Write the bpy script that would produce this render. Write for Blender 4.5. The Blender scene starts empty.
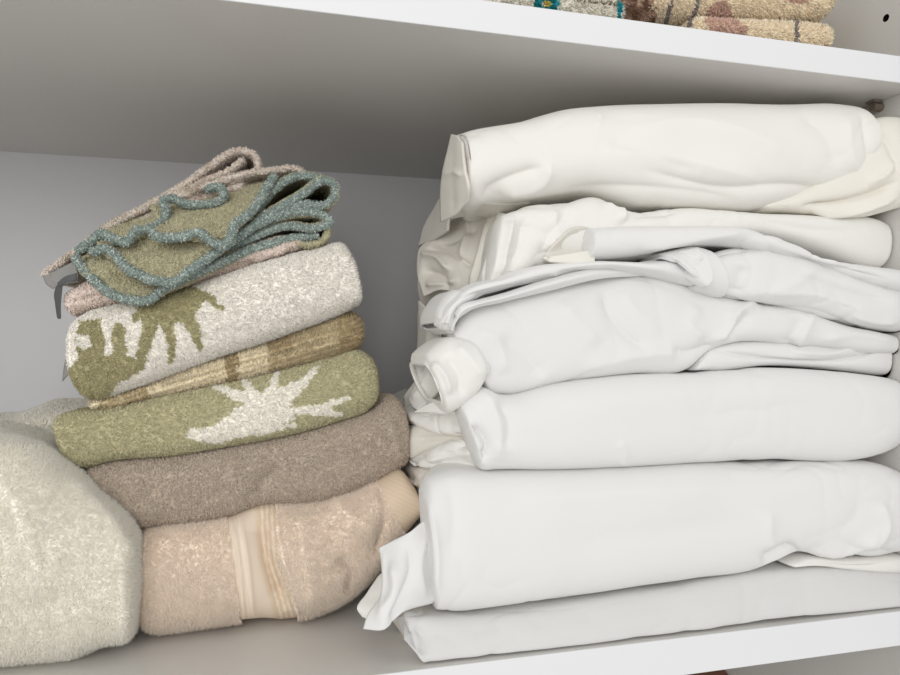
import bpy, math, random
import numpy as np
from mathutils import Vector
random.seed(7); RNG = np.random.default_rng(11)
C = bpy.context.scene.collection
SC = bpy.context.scene
# ------------------------------------------------------------ camera frame
F = 700.0; YAW = math.radians(14.97); PIT = math.radians(0.81); CZ = 1.375
FW = np.array([math.sin(YAW)*math.cos(PIT), math.cos(YAW)*math.cos(PIT), math.sin(PIT)])
RT = np.array([math.cos(YAW), -math.sin(YAW), 0.0]); UP = np.cross(RT, FW)
CAM = np.array([0, 0, CZ])
YF, YB = .373, .7142            # shelf front edge, cabinet back
ZU, ZL = CZ+.1775, CZ-.1748     # underside of upper shelf, top of lower shelf
XP, XL = .4306, -.47            # right and left cabinet sides

def P(px, py, Y):
    px = np.asarray(px, float); py = np.asarray(py, float)
    d = FW + ((px-450)/F)[..., None]*RT + ((337.5-py)/F)[..., None]*UP
    return CAM + d*(np.asarray(Y)/d[..., 1])[..., None]
def proj(V):
    q = V-CAM; z = q@FW
    return 450+F*(q@RT)/z, 337.5-F*(q@UP)/z

# ------------------------------------------------------------ materials
def s2l(c):
    c = np.array(c, float)/255
    return tuple(np.where(c <= .04045, c/12.92, ((c+.055)/1.055)**2.4))+(1,)
def mat(name, col, rough=.9, bump=0, scale=800, sheen=0, attr=False, spec=.2, var=.0, vscale=60, weave=False, coat=0, trans=0):
    m = bpy.data.materials.new(name); m.use_nodes = True
    n = m.node_tree.nodes; l = m.node_tree.links; b = n['Principled BSDF']
    b.inputs['Roughness'].default_value = rough; b.inputs['Specular IOR Level'].default_value = spec
    if sheen: b.inputs['Sheen Tint'].default_value = (1, .97, .92, 1); b.inputs['Sheen Weight'].default_value = sheen; b.inputs['Sheen Roughness'].default_value = .5
    if coat: b.inputs['Coat Weight'].default_value = coat; b.inputs['Coat Roughness'].default_value = .25
    tc = n.new('ShaderNodeTexCoord')
    if attr:
        a = n.new('ShaderNodeAttribute'); a.attribute_name = 'Col'; csock = a.outputs['Color']
    else:
        a = n.new('ShaderNodeRGB'); a.outputs[0].default_value = s2l(col); csock = a.outputs[0]
    if var:
        nz = n.new('ShaderNodeTexNoise'); nz.inputs['Scale'].default_value = vscale; nz.inputs['Detail'].default_value = 3
        l.new(tc.outputs['Object'], nz.inputs['Vector'])
        mr = n.new('ShaderNodeMapRange'); mr.inputs['To Min'].default_value = 1-var; mr.inputs['To Max'].default_value = 1+var
        l.new(nz.outputs['Fac'], mr.inputs['Value'])
        mx = n.new('ShaderNodeVectorMath'); mx.operation = 'SCALE'
        l.new(csock, mx.inputs[0]); l.new(mr.outputs[0], mx.inputs['Scale']); csock = mx.outputs[0]
    l.new(csock, b.inputs['Base Color'])
    if attr in ('pile', 'plush'):
        an = n.new('ShaderNodeAttribute'); an.attribute_name = 'Pile'; ge = n.new('ShaderNodeNewGeometry')
        mxn = n.new('ShaderNodeMix'); mxn.data_type = 'VECTOR'; mxn.inputs['Factor'].default_value = .42 if attr == 'pile' else .12
        l.new(an.outputs['Vector'], mxn.inputs[4]); l.new(ge.outputs['Normal'], mxn.inputs[5])
        nm = n.new('ShaderNodeVectorMath'); nm.operation = 'NORMALIZE'; l.new(mxn.outputs[1], nm.inputs[0]); l.new(nm.outputs[0], b.inputs['Normal'])
    if trans:
        tr = n.new('ShaderNodeBsdfTranslucent'); l.new(csock, tr.inputs['Color'])
        ms = n.new('ShaderNodeMixShader'); ms.inputs[0].default_value = trans
        l.new(b.outputs[0], ms.inputs[1]); l.new(tr.outputs[0], ms.inputs[2]); l.new(ms.outputs[0], n['Material Output'].inputs['Surface'])
    if bump:
        bp = n.new('ShaderNodeBump'); bp.inputs['Strength'].default_value = bump; bp.inputs['Distance'].default_value = .0006
        if weave:
            w1 = n.new('ShaderNodeTexWave'); w1.inputs['Scale'].default_value = scale; w1.bands_direction = 'X'
            w2 = n.new('ShaderNodeTexWave'); w2.inputs['Scale'].default_value = scale; w2.bands_direction = 'Z'
            for w in (w1, w2): l.new(tc.outputs['Object'], w.inputs['Vector']); w.inputs['Distortion'].default_value = 1.5
            ad = n.new('ShaderNodeMath'); l.new(w1.outputs['Fac'], ad.inputs[0]); l.new(w2.outputs['Fac'], ad.inputs[1])
            l.new(ad.outputs[0], bp.inputs['Height'])
        else:
            nz = n.new('ShaderNodeTexNoise'); nz.inputs['Scale'].default_value = scale; nz.inputs['Detail'].default_value = 3
            l.new(tc.outputs['Object'], nz.inputs['Vector']); l.new(nz.outputs['Fac'], bp.inputs['Height'])
        l.new(bp.outputs[0], b.inputs['Normal'])
    return m
def sheetmat(name, col): return mat(name, col, .75, .25, 90, sheen=.15, spec=.25, var=.012, vscale=25)
M = dict(
    lam_in=mat('laminate_inside', (207, 205, 201), .25, .05, 300, spec=.45, var=.01, vscale=8),
    lam_edge=mat('laminate_edge', (224, 225, 227), .4, spec=.4),
    lam_back=mat('laminate_back', (202, 203, 206), .38, .05, 300, spec=.4),
    dark=mat('dark_hole', (18, 14, 12), .9), pin=mat('pin_metal', (110, 100, 88), .35, spec=.7),
    ivory=sheetmat('cotton_ivory', (231, 229, 224)), cream=sheetmat('cotton_cream', (228, 225, 216)),
    white=sheetmat('cotton_white', (223, 223, 222)), warm=sheetmat('cotton_warm_white', (229, 228, 224)),
    cool=sheetmat('cotton_cool_white', (210, 210, 209)), shaded_layer=sheetmat('cotton_shaded_layer', (218, 214, 206)),  # last one: same sheet cotton, shade of inner and rear layers put into its colour
    terry=mat('terry', (0, 0, 0), 1, attr=True, spec=.03),
    plush=mat('plush', (0, 0, 0), 1, attr=True, spec=.02),
    hem=mat('hem', (0, 0, 0), .9, attr=True, spec=.1),
    tag=mat('tag_fabric', (150, 148, 146), .6, .1, 900), tagdark=mat('tag_dark', (92, 92, 94), .6),
)
def A(c, k=1.0):   # albedo colour for attribute
    return np.array(s2l(c)[:3])*k

# ------------------------------------------------------------ objects
def setp(o, label=None, cat=None, group=None, kind=None):
    if label: o['label'] = label
    if cat: o['category'] = cat
    if group: o['group'] = group
    if kind: o['kind'] = kind
    return o
def empty(name, loc, label, cat, group=None):
    o = bpy.data.objects.new(name, None); C.objects.link(o); o.location = loc; o.empty_display_size = .02
    return setp(o, label, cat, group)
def raw_mesh(name, V, faces_list, m, cols=None, parent=None, smooth=True, nrm=None):
    """V Nx3, faces_list: list of int arrays (n,k)"""
    me = bpy.data.meshes.new(name)
    V = np.asarray(V, np.float32)
    V = np.nan_to_num(V)
    if parent is not None: V = V-np.array(parent.location, np.float32)
    loops = np.concatenate([f.ravel() for f in faces_list if len(f)]).astype(np.int32)
    tot = np.concatenate([np.full(len(f), f.shape[1]) for f in faces_list if len(f)]).astype(np.int32)
    start = np.concatenate([[0], np.cumsum(tot)[:-1]]).astype(np.int32)
    me.vertices.add(len(V)); me.vertices.foreach_set('co', V.ravel())
    me.loops.add(len(loops)); me.loops.foreach_set('vertex_index', loops)
    me.polygons.add(len(tot)); me.polygons.foreach_set('loop_start', start); me.polygons.foreach_set('loop_total', tot)
    me.polygons.foreach_set('use_smooth', np.full(len(tot), smooth))
    me.update(calc_edges=True); me.validate()
    if cols is not None:
        at = me.color_attributes.new('Col', 'FLOAT_COLOR', 'POINT')
        c4 = np.ones((len(V), 4), np.float32); c4[:, :3] = cols; at.data.foreach_set('color', c4.ravel())
    if nrm is not None:
        at = me.attributes.new('Pile', 'FLOAT_VECTOR', 'POINT'); at.data.foreach_set('vector', np.asarray(nrm, np.float32).ravel())
    me.materials.append(m)
    o = bpy.data.objects.new(name, me); C.objects.link(o)
    if parent is not None: o.parent = parent
    return o
def solid(o, t, off=1):
    md = o.modifiers.new('thick', 'SOLIDIFY'); md.thickness = t; md.offset = off
    return o
def box(name, lo, hi, m, parent=None, bev=.0008):
    import bmesh
    bm = bmesh.new(); bmesh.ops.create_cube(bm, size=1)
    lo = np.array(lo); hi = np.array(hi)
    for v in bm.verts: v.co = Vector(((lo+hi)/2+(hi-lo)*np.array(v.co)).tolist())
    if parent is not None:
        for v in bm.verts: v.co -= parent.location
    if bev: bmesh.ops.bevel(bm, geom=bm.edges[:], offset=bev, segments=2, affect='EDGES', profile=.5)
    me = bpy.data.meshes.new(name); bm.to_mesh(me); bm.free(); me.materials.append(m)
    o = bpy.data.objects.new(name, me); C.objects.link(o); o.parent = parent
    return o

# ------------------------------------------------------------ curves / noise
def cr(pts, n, closed=False):
    """Catmull-Rom through pts (k,d) resampled to n points evenly in chord length"""
    p = np.array(pts, float); k = len(p)
    if k == 2: return p[0]+(p[1]-p[0])*np.linspace(0, 1, n)[:, None]
    seg = np.maximum(np.linalg.norm(np.diff(p[:, :2], axis=0), axis=1), .4)
    u = np.concatenate([[0], np.cumsum(seg)]); u /= u[-1]
    t = np.linspace(0, 1, n); i = np.clip(np.searchsorted(u, t, side='right')-1, 0, k-2)
    h = (u[i+1]-u[i])[:, None]; s = ((t-u[i])[:, None])/h
    mt = np.zeros_like(p)
    mt[1:-1] = ((p[2:]-p[1:-1])/(u[2:]-u[1:-1])[:, None]*(u[1:-1]-u[:-2])[:, None]+(p[1:-1]-p[:-2])/(u[1:-1]-u[:-2])[:, None]*(u[2:]-u[1:-1])[:, None])/(u[2:]-u[:-2])[:, None]
    mt[0] = (p[1]-p[0])/(u[1]-u[0]); mt[-1] = (p[-1]-p[-2])/(u[-1]-u[-2])
    return (2*s**3-3*s**2+1)*p[i]+(s**3-2*s**2+s)*h*mt[i]+(-2*s**3+3*s**2)*p[i+1]+(s**3-s**2)*h*mt[i+1]
def snoise(V, freq, seed, octv=3, n=10):
    r = np.random.default_rng(seed); out = np.zeros(V.shape[:-1]); a = 1; tot = 0
    for o in range(octv):
        K = r.normal(size=(n, 3))*freq*(2**o); ph = r.uniform(0, 6.28, n)
        out = out+a*np.sin(V@K.T+ph).mean(-1)*1.8; tot += a; a *= .5
    return out/tot
def polydist(px, py, poly):
    """signed distance to polyline and fraction along it"""
    best = np.full(px.shape, 1e9); sg = np.zeros(px.shape); fr = np.zeros(px.shape)
    poly = np.array(poly, float); L = np.concatenate([[0], np.cumsum(np.linalg.norm(np.diff(poly, axis=0), axis=1))])
    for i in range(len(poly)-1):
        a, b = poly[i], poly[i+1]; d = b-a; l2 = d@d
        t = np.clip(((px-a[0])*d[0]+(py-a[1])*d[1])/l2, 0, 1)
        dx = px-a[0]-t*d[0]; dy = py-a[1]-t*d[1]; dd = np.hypot(dx, dy)
        m = dd < best
        best = np.where(m, dd, best); sg = np.where(m, np.sign(d[0]*dy-d[1]*dx), sg); fr = np.where(m, (L[i]+t*math.sqrt(l2))/L[-1], fr)
    return best, sg, fr
def grid_normals(G):
    du = np.gradient(G, axis=0); dv = np.gradient(G, axis=1)
    n = np.cross(du, dv); return n/(np.linalg.norm(n, axis=-1, keepdims=True)+1e-12)
def sculpt(G, strokes, N, mode='front'):
    px, py = proj(G)
    view = (CAM-G); view /= np.linalg.norm(view, axis=-1, keepdims=True)
    face = np.clip((N*view).sum(-1)*2.5, 0, 1)
    disp = np.zeros(G.shape[:2])
    for st in strokes:
        poly, w, amp = st[0], st[1], st[2]*1e-3; kind = st[3] if len(st) > 3 else 'g'
        pl = cr(poly, max(8, len(poly)*6)) if len(poly) > 2 else np.array(poly, float)
        d, sg, fr = polydist(px, py, pl)
        end = np.clip(fr/.18, 0, 1)*np.clip((1-fr)/.18, 0, 1)
        if kind == 'g': k = np.exp(-(np.sqrt(d*d+.6)/(w*.9))**1.2)*end*1.95
        elif kind == 'G': k = np.exp(-(d/w)**2)
        else:   # step: right-hand side (below a left-to-right stroke) raised, then fading out
            sd = d*sg; k = (.5+.5*np.tanh(sd/w))*np.exp(-np.maximum(sd, 0)/(w*9))*np.exp(-(np.maximum(d-w*14, 0)/w)**2)*end
        disp += amp*k
    return G+N*(disp*face)[..., None]

# ------------------------------------------------------------ tufts of pile
GAIN = 1.0
def tufts(V, Q, colfn, dens, length, rad, lean=(0, 0, 0), rand=.35, seed=1, ymax=None, clump=0, blunt=.75, droop=0., cvar=.15):
    """V verts, Q quads. returns verts, quads, tris, colours of tufts rooted on surface"""
    r = np.random.default_rng(seed)
    a, b, c, d = V[Q[:, 0]], V[Q[:, 1]], V[Q[:, 2]], V[Q[:, 3]]
    nrm = np.cross(c-a, d-b); ar = np.linalg.norm(nrm, axis=1)/2; nn = nrm/(2*ar[:, None]+1e-15)
    cen = (a+b+c+d)/4; ok = ar > 1e-12
    view = CAM-cen; view /= np.linalg.norm(view, axis=1, keepdims=True)
    fac = (nn*view).sum(1); ok &= fac > -.45
    if ymax: ok &= cen[:, 1] < ymax
    w = ar*ok; n = int(w.sum()*1e6*dens)          # dens: tufts per mm2
    idx = r.choice(len(Q), n, p=w/w.sum())
    u, v = r.random((2, n, 1))
    root = (a[idx]*(1-u)+b[idx]*u)*(1-v)+(d[idx]*(1-u)+c[idx]*u)*v
    nv = nn[idx]
    ln = np.array(lean, float)
    dirv = nv+ln+r.normal(size=(n, 3))*rand
    if clump:
        cl = np.stack([snoise(root, clump, seed+k, 2) for k in range(3)], 1)*.38; dirv = dirv+cl
    dirv /= np.linalg.norm(dirv, axis=1, keepdims=True)
    # never below the surface
    dn = (dirv*nv).sum(1, keepdims=True); dirv = np.where(dn < .25, dirv+nv*(.25-dn), dirv); dirv /= np.linalg.norm(dirv, axis=1, keepdims=True)
    L = length*(.65+.7*r.random((n, 1))); R = rad*(.75+.5*r.random((n, 1)))
    t1 = np.cross(dirv, r.normal(size=(n, 3))); t1 /= np.linalg.norm(t1, axis=1, keepdims=True); t2 = np.cross(dirv, t1)
    tang = ln+r.normal(size=(n, 3))*.35; tang[:, 2] -= droop
    mid = root+dirv*L*.55; tip = root+dirv*L*.95+tang*L*.3
    root = root-nv*rad
    vs = []
    for k in range(3):
        an = k*2.0944; o = t1*math.cos(an)+t2*math.sin(an); vs.append(root+o*R)
    for k in range(3):
        an = k*2.0944; o = t1*math.cos(an)+t2*math.sin(an); vs.append(mid+o*R*blunt)
    vs.append(tip)
    TV = np.stack(vs, 1).reshape(-1, 3); base = (np.arange(n)*7)[:, None]
    q = np.concatenate([base+np.array([[k, (k+1) % 3, 3+(k+1) % 3, 3+k]]) for k in range(3)])
    t = np.concatenate([base+np.array([[3+k, 3+(k+1) % 3, 6]]) for k in range(3)])
    col = colfn(root+nv*rad)*GAIN*(1+r.normal(size=(n, 1))*cvar)
    col = col/np.maximum(1, col.max(1, keepdims=True)/.96)
    return TV, q, t, np.repeat(np.clip(col, 0, 1), 7, axis=0), np.repeat(nv, 7, axis=0)
def vnorm(V, Q):
    a, b, c, d = (V[Q[:, i]] for i in range(4)); nn = np.cross(c-a, d-b); N = np.zeros(V.shape)
    for i in range(4): np.add.at(N, Q[:, i], nn)
    return N/(np.linalg.norm(N, axis=1, keepdims=True)+1e-15)

def fuzzy(name, V, Q, colfn, parent=None, mt='terry', **kw):
    base = colfn(V)
    TV, q, t, tc, tn = tufts(V, Q, colfn, **kw)
    return raw_mesh(name, np.concatenate([V, TV]), [Q, q+len(V), t+len(V)], M[mt], np.concatenate([base, tc]), parent, nrm=np.concatenate([vnorm(V, Q), tn]))

# ------------------------------------------------------------ folded bundle: closed section swept along the width
def loft(top, bot, Yc, r, yback, ns=200, nf=56, el=12, er=12, e=.75, skl=0., skr=0., zmin=None, zmax=None, strokes=(),
         noise=0., nfreq=30, seed=1, open_l=None, open_r=None, sag=0, ydy=(0, 0), warp=None, endp=2.2, lump=0, lfreq=20, lsh=0, tilt=0):
    s = (1-np.cos(np.linspace(0, math.pi, ns)))/2*.35+np.linspace(0, 1, ns)*.65
    if lsh: top = [(a+lsh*max(0, 1-i/2), b) for i, (a, b) in enumerate(top)]; bot = [(a+lsh*max(0, 1-i/2), b) for i, (a, b) in enumerate(bot)]
    tp = cr(top, 400); bp = cr(bot, 400)
    def samp(a): return np.stack([np.interp(s, np.linspace(0, 1, 400), a[:, k]) for k in range(2)], 1)
    tp, bp = samp(tp), samp(bp)
    Y = Yc+ydy[0]+(ydy[1]-ydy[0])*s
    if warp: Y = Y+np.interp(s, [w[0] for w in warp], [w[1] for w in warp])
    rm = float(np.max(r)) if not callable(r) else .02
    T3 = P(tp[:, 0], tp[:, 1], Y); B3 = P(bp[:, 0], bp[:, 1], Y)
    for A3, q_ in ((T3, tp), (B3, bp)):
        kz = np.clip((q_[:, 1]-347)/120, 0, 1)*.55+(np.clip((347-q_[:, 1])/120, 0, 1)*.4 if A3 is T3 else 0)      # below eye level the roll's edge shows nearer to the viewer
        A3[:, 2] = P(q_[:, 0], q_[:, 1], Y-rm*kz)[:, 2]; A3[:, 0] = P(q_[:, 0], q_[:, 1], Y-rm*.75)[:, 0]
    if zmin is not None: B3[:, 2] = np.maximum(B3[:, 2], zmin); T3[:, 2] = np.maximum(T3[:, 2], zmin+.002)
    if zmax is not None: T3[:, 2] = np.minimum(T3[:, 2], zmax)
    wpx = np.abs((tp[-1, 0]+bp[-1, 0])-(tp[0, 0]+bp[0, 0]))/2
    def endk(d, L, op):
        t = np.clip(d/max(L, .01), 0, 1); k = (1-(1-t)**endp)**(1/endp)
        return np.maximum(k, op) if op is not None else k
    k = endk(s*wpx, el, open_l)*endk((1-s)*wpx, er, open_r)
    mid = (T3+B3)/2; half = (T3-B3)/2
    ph = np.linspace(math.pi/2, -math.pi/2, nf)
    cs = np.sign(np.cos(ph))*np.abs(np.cos(ph))**e; sn = np.sign(np.sin(ph))*np.abs(np.sin(ph))**e
    rr = np.broadcast_to(np.asarray(r, float), (ns,)) if not callable(r) else r(s)
    front = mid[:, None]+half[:, None]*(sn[None, :, None]*k[:, None, None])
    front[..., 1] -= cs[None]*(rr*k**.7)[:, None]
    front[..., 1] += tilt*((sn[None]+1)/2)
    D = yback-Y
    nb = 10; ty = np.linspace(0, 1, nb+1)[1:]
    botb = (mid-half*k[:, None])[:, None].repeat(nb, 1); botb[..., 1] += D[:, None]*ty
    topb = (mid+half*k[:, None])[:, None].repeat(nb, 1); topb[..., 1] += D[:, None]*ty[::-1]
    phb = np.linspace(-math.pi/2, math.pi/2, 12)[1:-1]
    back = mid[:, None]+half[:, None]*(np.sign(np.sin(phb))*np.abs(np.sin(phb))**.8)[None, :, None]*k[:, None, None]
    back[..., 1] += D[:, None]+(np.cos(phb)[None]*.018*k[:, None])
    G = np.concatenate([front, botb, back, topb], 1)
    sk = skl+(skr-skl)*s
    G[..., 0] += sk[:, None]*np.maximum(G[..., 1]-Y[:, None], 0)
    # closed ring along axis 1
    Gp = np.concatenate([G[:, -1:], G, G[:, :1]], 1)
    N = grid_normals(Gp)[:, 1:-1]
    cc = G.mean(1, keepdims=True); flip = np.sign(((G-cc)*N).sum(-1).mean()); N = N*(flip if flip != 0 else 1)
    if lump: G = G+N*(snoise(G, lfreq, seed+50, 2)*lump)[..., None]
    if noise:
        wv = G+np.stack([snoise(G, nfreq*.7, seed+9, 2)]*3, -1)*.012
        rd = snoise(wv*np.array([.55, 1, 1.3]), nfreq, seed, 3); rd = -np.exp(-np.abs(rd)*7)
        r2 = snoise(wv*np.array([.9, 1, .8]), nfreq*1.9, seed+3, 2); rd = rd-.45*np.exp(-np.abs(r2)*8)
        rd = rd*np.clip(.55+snoise(G, 22, seed+5, 1)*1.3, .08, 1.2)
        G = G+N*(rd*noise)[..., None]
    if len(strokes): G = sculpt(G, strokes, N)
    if zmin is not None: G[..., 2] = np.maximum(G[..., 2], zmin)
    if zmax is not None: G[..., 2] = np.minimum(G[..., 2], zmax)
    G[..., 0] = np.minimum(G[..., 0], XP-.0015); G[..., 1] = np.minimum(G[..., 1], YB-.002)
    ns_, m = G.shape[:2]; I = np.arange(ns_*m).reshape(ns_, m); J = np.roll(I, -1, 1)
    Q = np.stack([I[:-1], J[:-1], J[1:], I[1:]], -1).reshape(-1, 4)
    if flip > 0: pass
    V = G.reshape(-1, 3)
    # orient outward
    a, b, c, d = (V[Q[:, i]] for i in range(4)); nn = np.cross(c-a, d-b)
    if ((nn*((a+c)/2-np.repeat(cc[:-1], m, 1).reshape(-1, 3))).sum(1)).sum() < 0: Q = Q[:, ::-1]
    tris = []
    for end, op in ((0, open_l), (ns_-1, open_r)):
        if op is None:
            V = np.concatenate([V, G[end].mean(0)[None]]); ci = len(V)-1
            tt = np.stack([np.full(m, ci), I[end], np.roll(I[end], -1)], 1)
            tris.append(tt if end else tt[:, ::-1])
    return V, Q, (np.concatenate(tris) if tris else np.zeros((0, 3), int))

def patch(grid, nu=40, nv=40, strokes=(), noise=0, nfreq=60, seed=1):
    """grid rows x cols of (px,py,Y) -> smooth surface"""
    g = np.array(grid, float)
    A1 = np.stack([cr(row, nv) for row in g])
    G = np.stack([cr(A1[:, j], nu) for j in range(nv)], 1)
    G = P(G[..., 0], G[..., 1], G[..., 2])
    N = grid_normals(G); view = CAM-G
    if (N*view).sum() < 0: N = -N
    if noise:
        wv = G+np.stack([snoise(G, nfreq*.7, seed+9, 2)]*3, -1)*.012
        G = G+N*((-np.abs(snoise(wv, nfreq, seed, 3))*1.6+.4)*noise)[..., None]
    if len(strokes): G = sculpt(G, strokes, N)
    I = np.arange(nu*nv).reshape(nu, nv)
    Q = np.stack([I[:-1, :-1], I[:-1, 1:], I[1:, 1:], I[1:, :-1]], -1).reshape(-1, 4)
    V = G.reshape(-1, 3); a, b, c, d = (V[Q[:, i]] for i in range(4))
    if (np.cross(c-a, d-b)*(CAM-a)).sum() < 0: Q = Q[:, ::-1]
    return V, Q
def thicken(V, Q, t):
    """closed slab from an open quad surface"""
    a, b, c, d = (V[Q[:, i]] for i in range(4)); nn = np.cross(c-a, d-b)
    N = np.zeros_like(V)
    for i in range(4): np.add.at(N, Q[:, i], nn)
    N /= np.linalg.norm(N, axis=1, keepdims=True)+1e-12
    V2 = V-N*t; n = len(V)
    E = np.concatenate([Q[:, [i, (i+1) % 4]] for i in range(4)]); key = {}
    for e0, e1 in E.tolist():
        if (e1, e0) in key: del key[(e1, e0)]
        else: key[(e0, e1)] = 1
    bd = np.array(list(key.keys()))
    side = np.stack([bd[:, 1], bd[:, 0], bd[:, 0]+n, bd[:, 1]+n], 1)
    return np.concatenate([V, V2]), np.concatenate([Q, Q[:, ::-1]+n, side])
def cloth(name, grid, mk, parent, t=.0016, **kw):
    V, Q = patch(grid, **kw); V, Q = thicken(V, Q, t)
    return raw_mesh(name, V, [Q], M[mk], None, parent)
def ribbon(curve, depth, nu=90, nv=14, slide=(0, 0, 0), wob=.0015, seed=1):
    """edge-on cloth: curve of (px,py,Y) extruded backwards"""
    c = cr(curve, nu); p = P(c[:, 0], c[:, 1], c[:, 2])
    t = np.linspace(0, 1, nv); G = p[:, None]+np.array([slide[0], depth, slide[2]])*t[None, :, None]
    nz = snoise(G, 60, seed, 2); G[..., 2] += nz*wob*t[None]
    I = np.arange(nu*nv).reshape(nu, nv)
    Q = np.stack([I[:-1, :-1], I[:-1, 1:], I[1:, 1:], I[1:, :-1]], -1).reshape(-1, 4)
    return G.reshape(-1, 3), Q, p
def tubemesh(p, rad, nring=8, beads=0, cols=None, alt=None, smoothc=True):
    n = len(p); tan = np.gradient(p, axis=0); tan /= np.linalg.norm(tan, axis=1, keepdims=True)+1e-12
    up = np.array([.1, -1, .15]); a = np.cross(tan, up); a /= np.linalg.norm(a, axis=1, keepdims=True)+1e-9; b = np.cross(tan, a)
    L = np.concatenate([[0], np.cumsum(np.linalg.norm(np.diff(p, axis=0), axis=1))])
    ph = np.linspace(0, 2*math.pi, nring, endpoint=False)
    bead = 1+(.09*np.sin(L/beads*2*math.pi) if beads else 0*L)
    rr = rad*bead[:, None]*np.ones(nring)[None]
    rr[0] *= .3; rr[-1] *= .3
    G = p[:, None]+rr[..., None]*(np.cos(ph)[None, :, None]*a[:, None]+np.sin(ph)[None, :, None]*b[:, None])
    I = np.arange(n*nring).reshape(n, nring); J = np.roll(I, -1, 1)
    Q = np.stack([I[:-1], J[:-1], J[1:], I[1:]], -1).reshape(-1, 4)
    col = None
    if cols is not None:
        rg = np.random.default_rng(int(abs(p[0, 0])*1e5) % 999)
        k = np.clip(rg.normal(0, .25, (n, 1)), 0, 1) if alt is not None else 0
        col = np.repeat((cols+(0 if alt is None else (alt-cols)*k)), nring, axis=0)
    V = G.reshape(-1, 3)
    return V, Q, col

# ============================================================ THE CABINET
def structure(o): o['kind'] = 'structure'; return o
wr = box('wall_right', (XP, YF-.012, .35), (XP+.018, YB+.008, 2.2), M['lam_in'])
structure(wr)
structure(box('wall_left', (XL-.018, YF-.012, .35), (XL, YB+.008, 2.2), M['lam_in']))
structure(box('wall_back', (XL-.018, YB, .35), (XP+.018, YB+.008, 2.2), M['lam_back'], bev=0))
structure(box('floor', (XL, YF-.012, ZL-.211), (XP, YB, ZL-.189), M['lam_in']))
structure(box('ceiling', (XL, YF-.012, ZU+.37), (XP, YB, ZU+.39), M['lam_in']))
def shelf(z0, z1, label):
    root = empty('shelf', ((XL+XP)/2, YF, z0), label, 'shelf', None)
    box('board', (XL+.0005, YF+.001, z0), (XP-.0005, YB, z1), M['lam_in'], root, bev=0)
    box('edge_banding', (XL+.0005, YF, z0), (XP-.0005, YF+.0012, z1), M['lam_edge'], root, bev=.0004)
    return root
shelf(ZL-.0224, ZL, 'white laminate shelf board carrying the towel pile and the stack of sheets')
shelf(ZU, ZU+.018, 'upper white laminate shelf board above the folded sheets, its underside in grey shade')

# shelf pin holes drilled in the right side, and the pin under the upper shelf
hp = P(886, 18, .4085); hz = CZ+(hp[2]-CZ)*XP/hp[0]
d_ = FW+((886-450)/F)*RT+((337.5-18)/F)*UP; hpos = CAM+d_*(XP/d_[0])
d_ = FW+((881-450)/F)*RT+((337.5-106)/F)*UP; ppos = CAM+d_*(XP/d_[0])
import bmesh
cb = bmesh.new()
for k in (0, 1, 2):
    mt_ = bmesh.ops.create_cone(cb, cap_ends=True, segments=20, radius1=.0027, radius2=.0027, depth=.02)
    for v in mt_['verts']:
        x, y, z = v.co; v.co = (XP+z+.002, hpos[1]+x, hpos[2]+.032*k+y)
cme = bpy.data.meshes.new('c'); cb.to_mesh(cme); cb.free(); cme.materials.append(M['dark'])
cut = bpy.data.objects.new('c', cme); C.objects.link(cut)
wr.data.materials.append(M['dark'])
bo = wr.modifiers.new('b', 'BOOLEAN'); bo.object = cut; bo.operation = 'DIFFERENCE'; bo.solver = 'EXACT'
dg = bpy.context.evaluated_depsgraph_get(); nm = bpy.data.meshes.new_from_object(wr.evaluated_get(dg))
wr.modifiers.clear(); wr.data = nm
bpy.data.objects.remove(cut)
for p_ in nm.polygons:
    c_ = p_.center
    if XP+.0005 < c_.x < XP+.0155 and abs(c_.y-hpos[1]) < .004: p_.material_index = min(1, len(nm.materials)-1)
# pin: short metal dowel with a flat spoon tongue
pb = bmesh.new()
mt_ = bmesh.ops.create_cone(pb, cap_ends=True, segments=20, radius1=.0030, radius2=.0030, depth=.008)
for v in mt_['verts']: x, y, z = v.co; v.co = (XP-.004+z, ppos[1]+x, ZU-.0042+y)
mt_ = bmesh.ops.create_cube(pb, size=1)
for v in mt_['verts']: x, y, z = v.co; v.co = (XP-.006+x*.008, ppos[1]+y*.007, ZU-.0011+z*.0016)
pme = bpy.data.meshes.new('shelf_pin'); pb.to_mesh(pme); pb.free(); pme.materials.append(M['pin'])
po = bpy.data.objects.new('shelf_pin', pme); C.objects.link(po)
setp(po, 'small dark metal shelf pin in the right side panel under the upper shelf', 'shelf pin')

# ============================================================ RIGHT STACK: WHITE SHEETS
def sheet(name, label, parts, group=None):
    """parts: list of (part name, V, faces, material)"""
    allv = parts[0][1]; f = allv[allv[:, 1] < allv[:, 1].min()+.05]
    root = empty(name, (float(f[:, 0].mean()), float(f[:, 1].mean()), float(f[:, 2].min())), label, 'sheet', group)
    for pn, V, fl, mk in parts: raw_mesh(pn, V, fl, M[mk], None, root)
    return root
def LO(**k):
    k.setdefault('nf', 84); k.setdefault('ns', 300); k['noise'] = k.get('noise', .0003)+.0016; k.setdefault('nfreq', 38)
    V, Q, T = loft(**k); return V, [Q, T]
def LOopen(t=.0022, **k):
    V, Q, T = loft(**k); V, Q = thicken(V, Q, t); return V, [Q]
def PA(grid, t=.0018, **k):
    V, Q = patch(grid, **k); V, Q = thicken(V, Q, t); return V, [Q]
YC = .405; YK = .675
def fold(top, bot, Ya, Yb, r=.008, **k):
    kk = dict(yback=.58, el=7, er=4, e=.85, ns=70, nf=30, lump=.001, lfreq=60, noise=.0006, nfreq=60); kk.update(k)
    return LO(top=top, bot=bot, Yc=Ya, ydy=(0, Yb-Ya), r=r, **kk)
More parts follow.
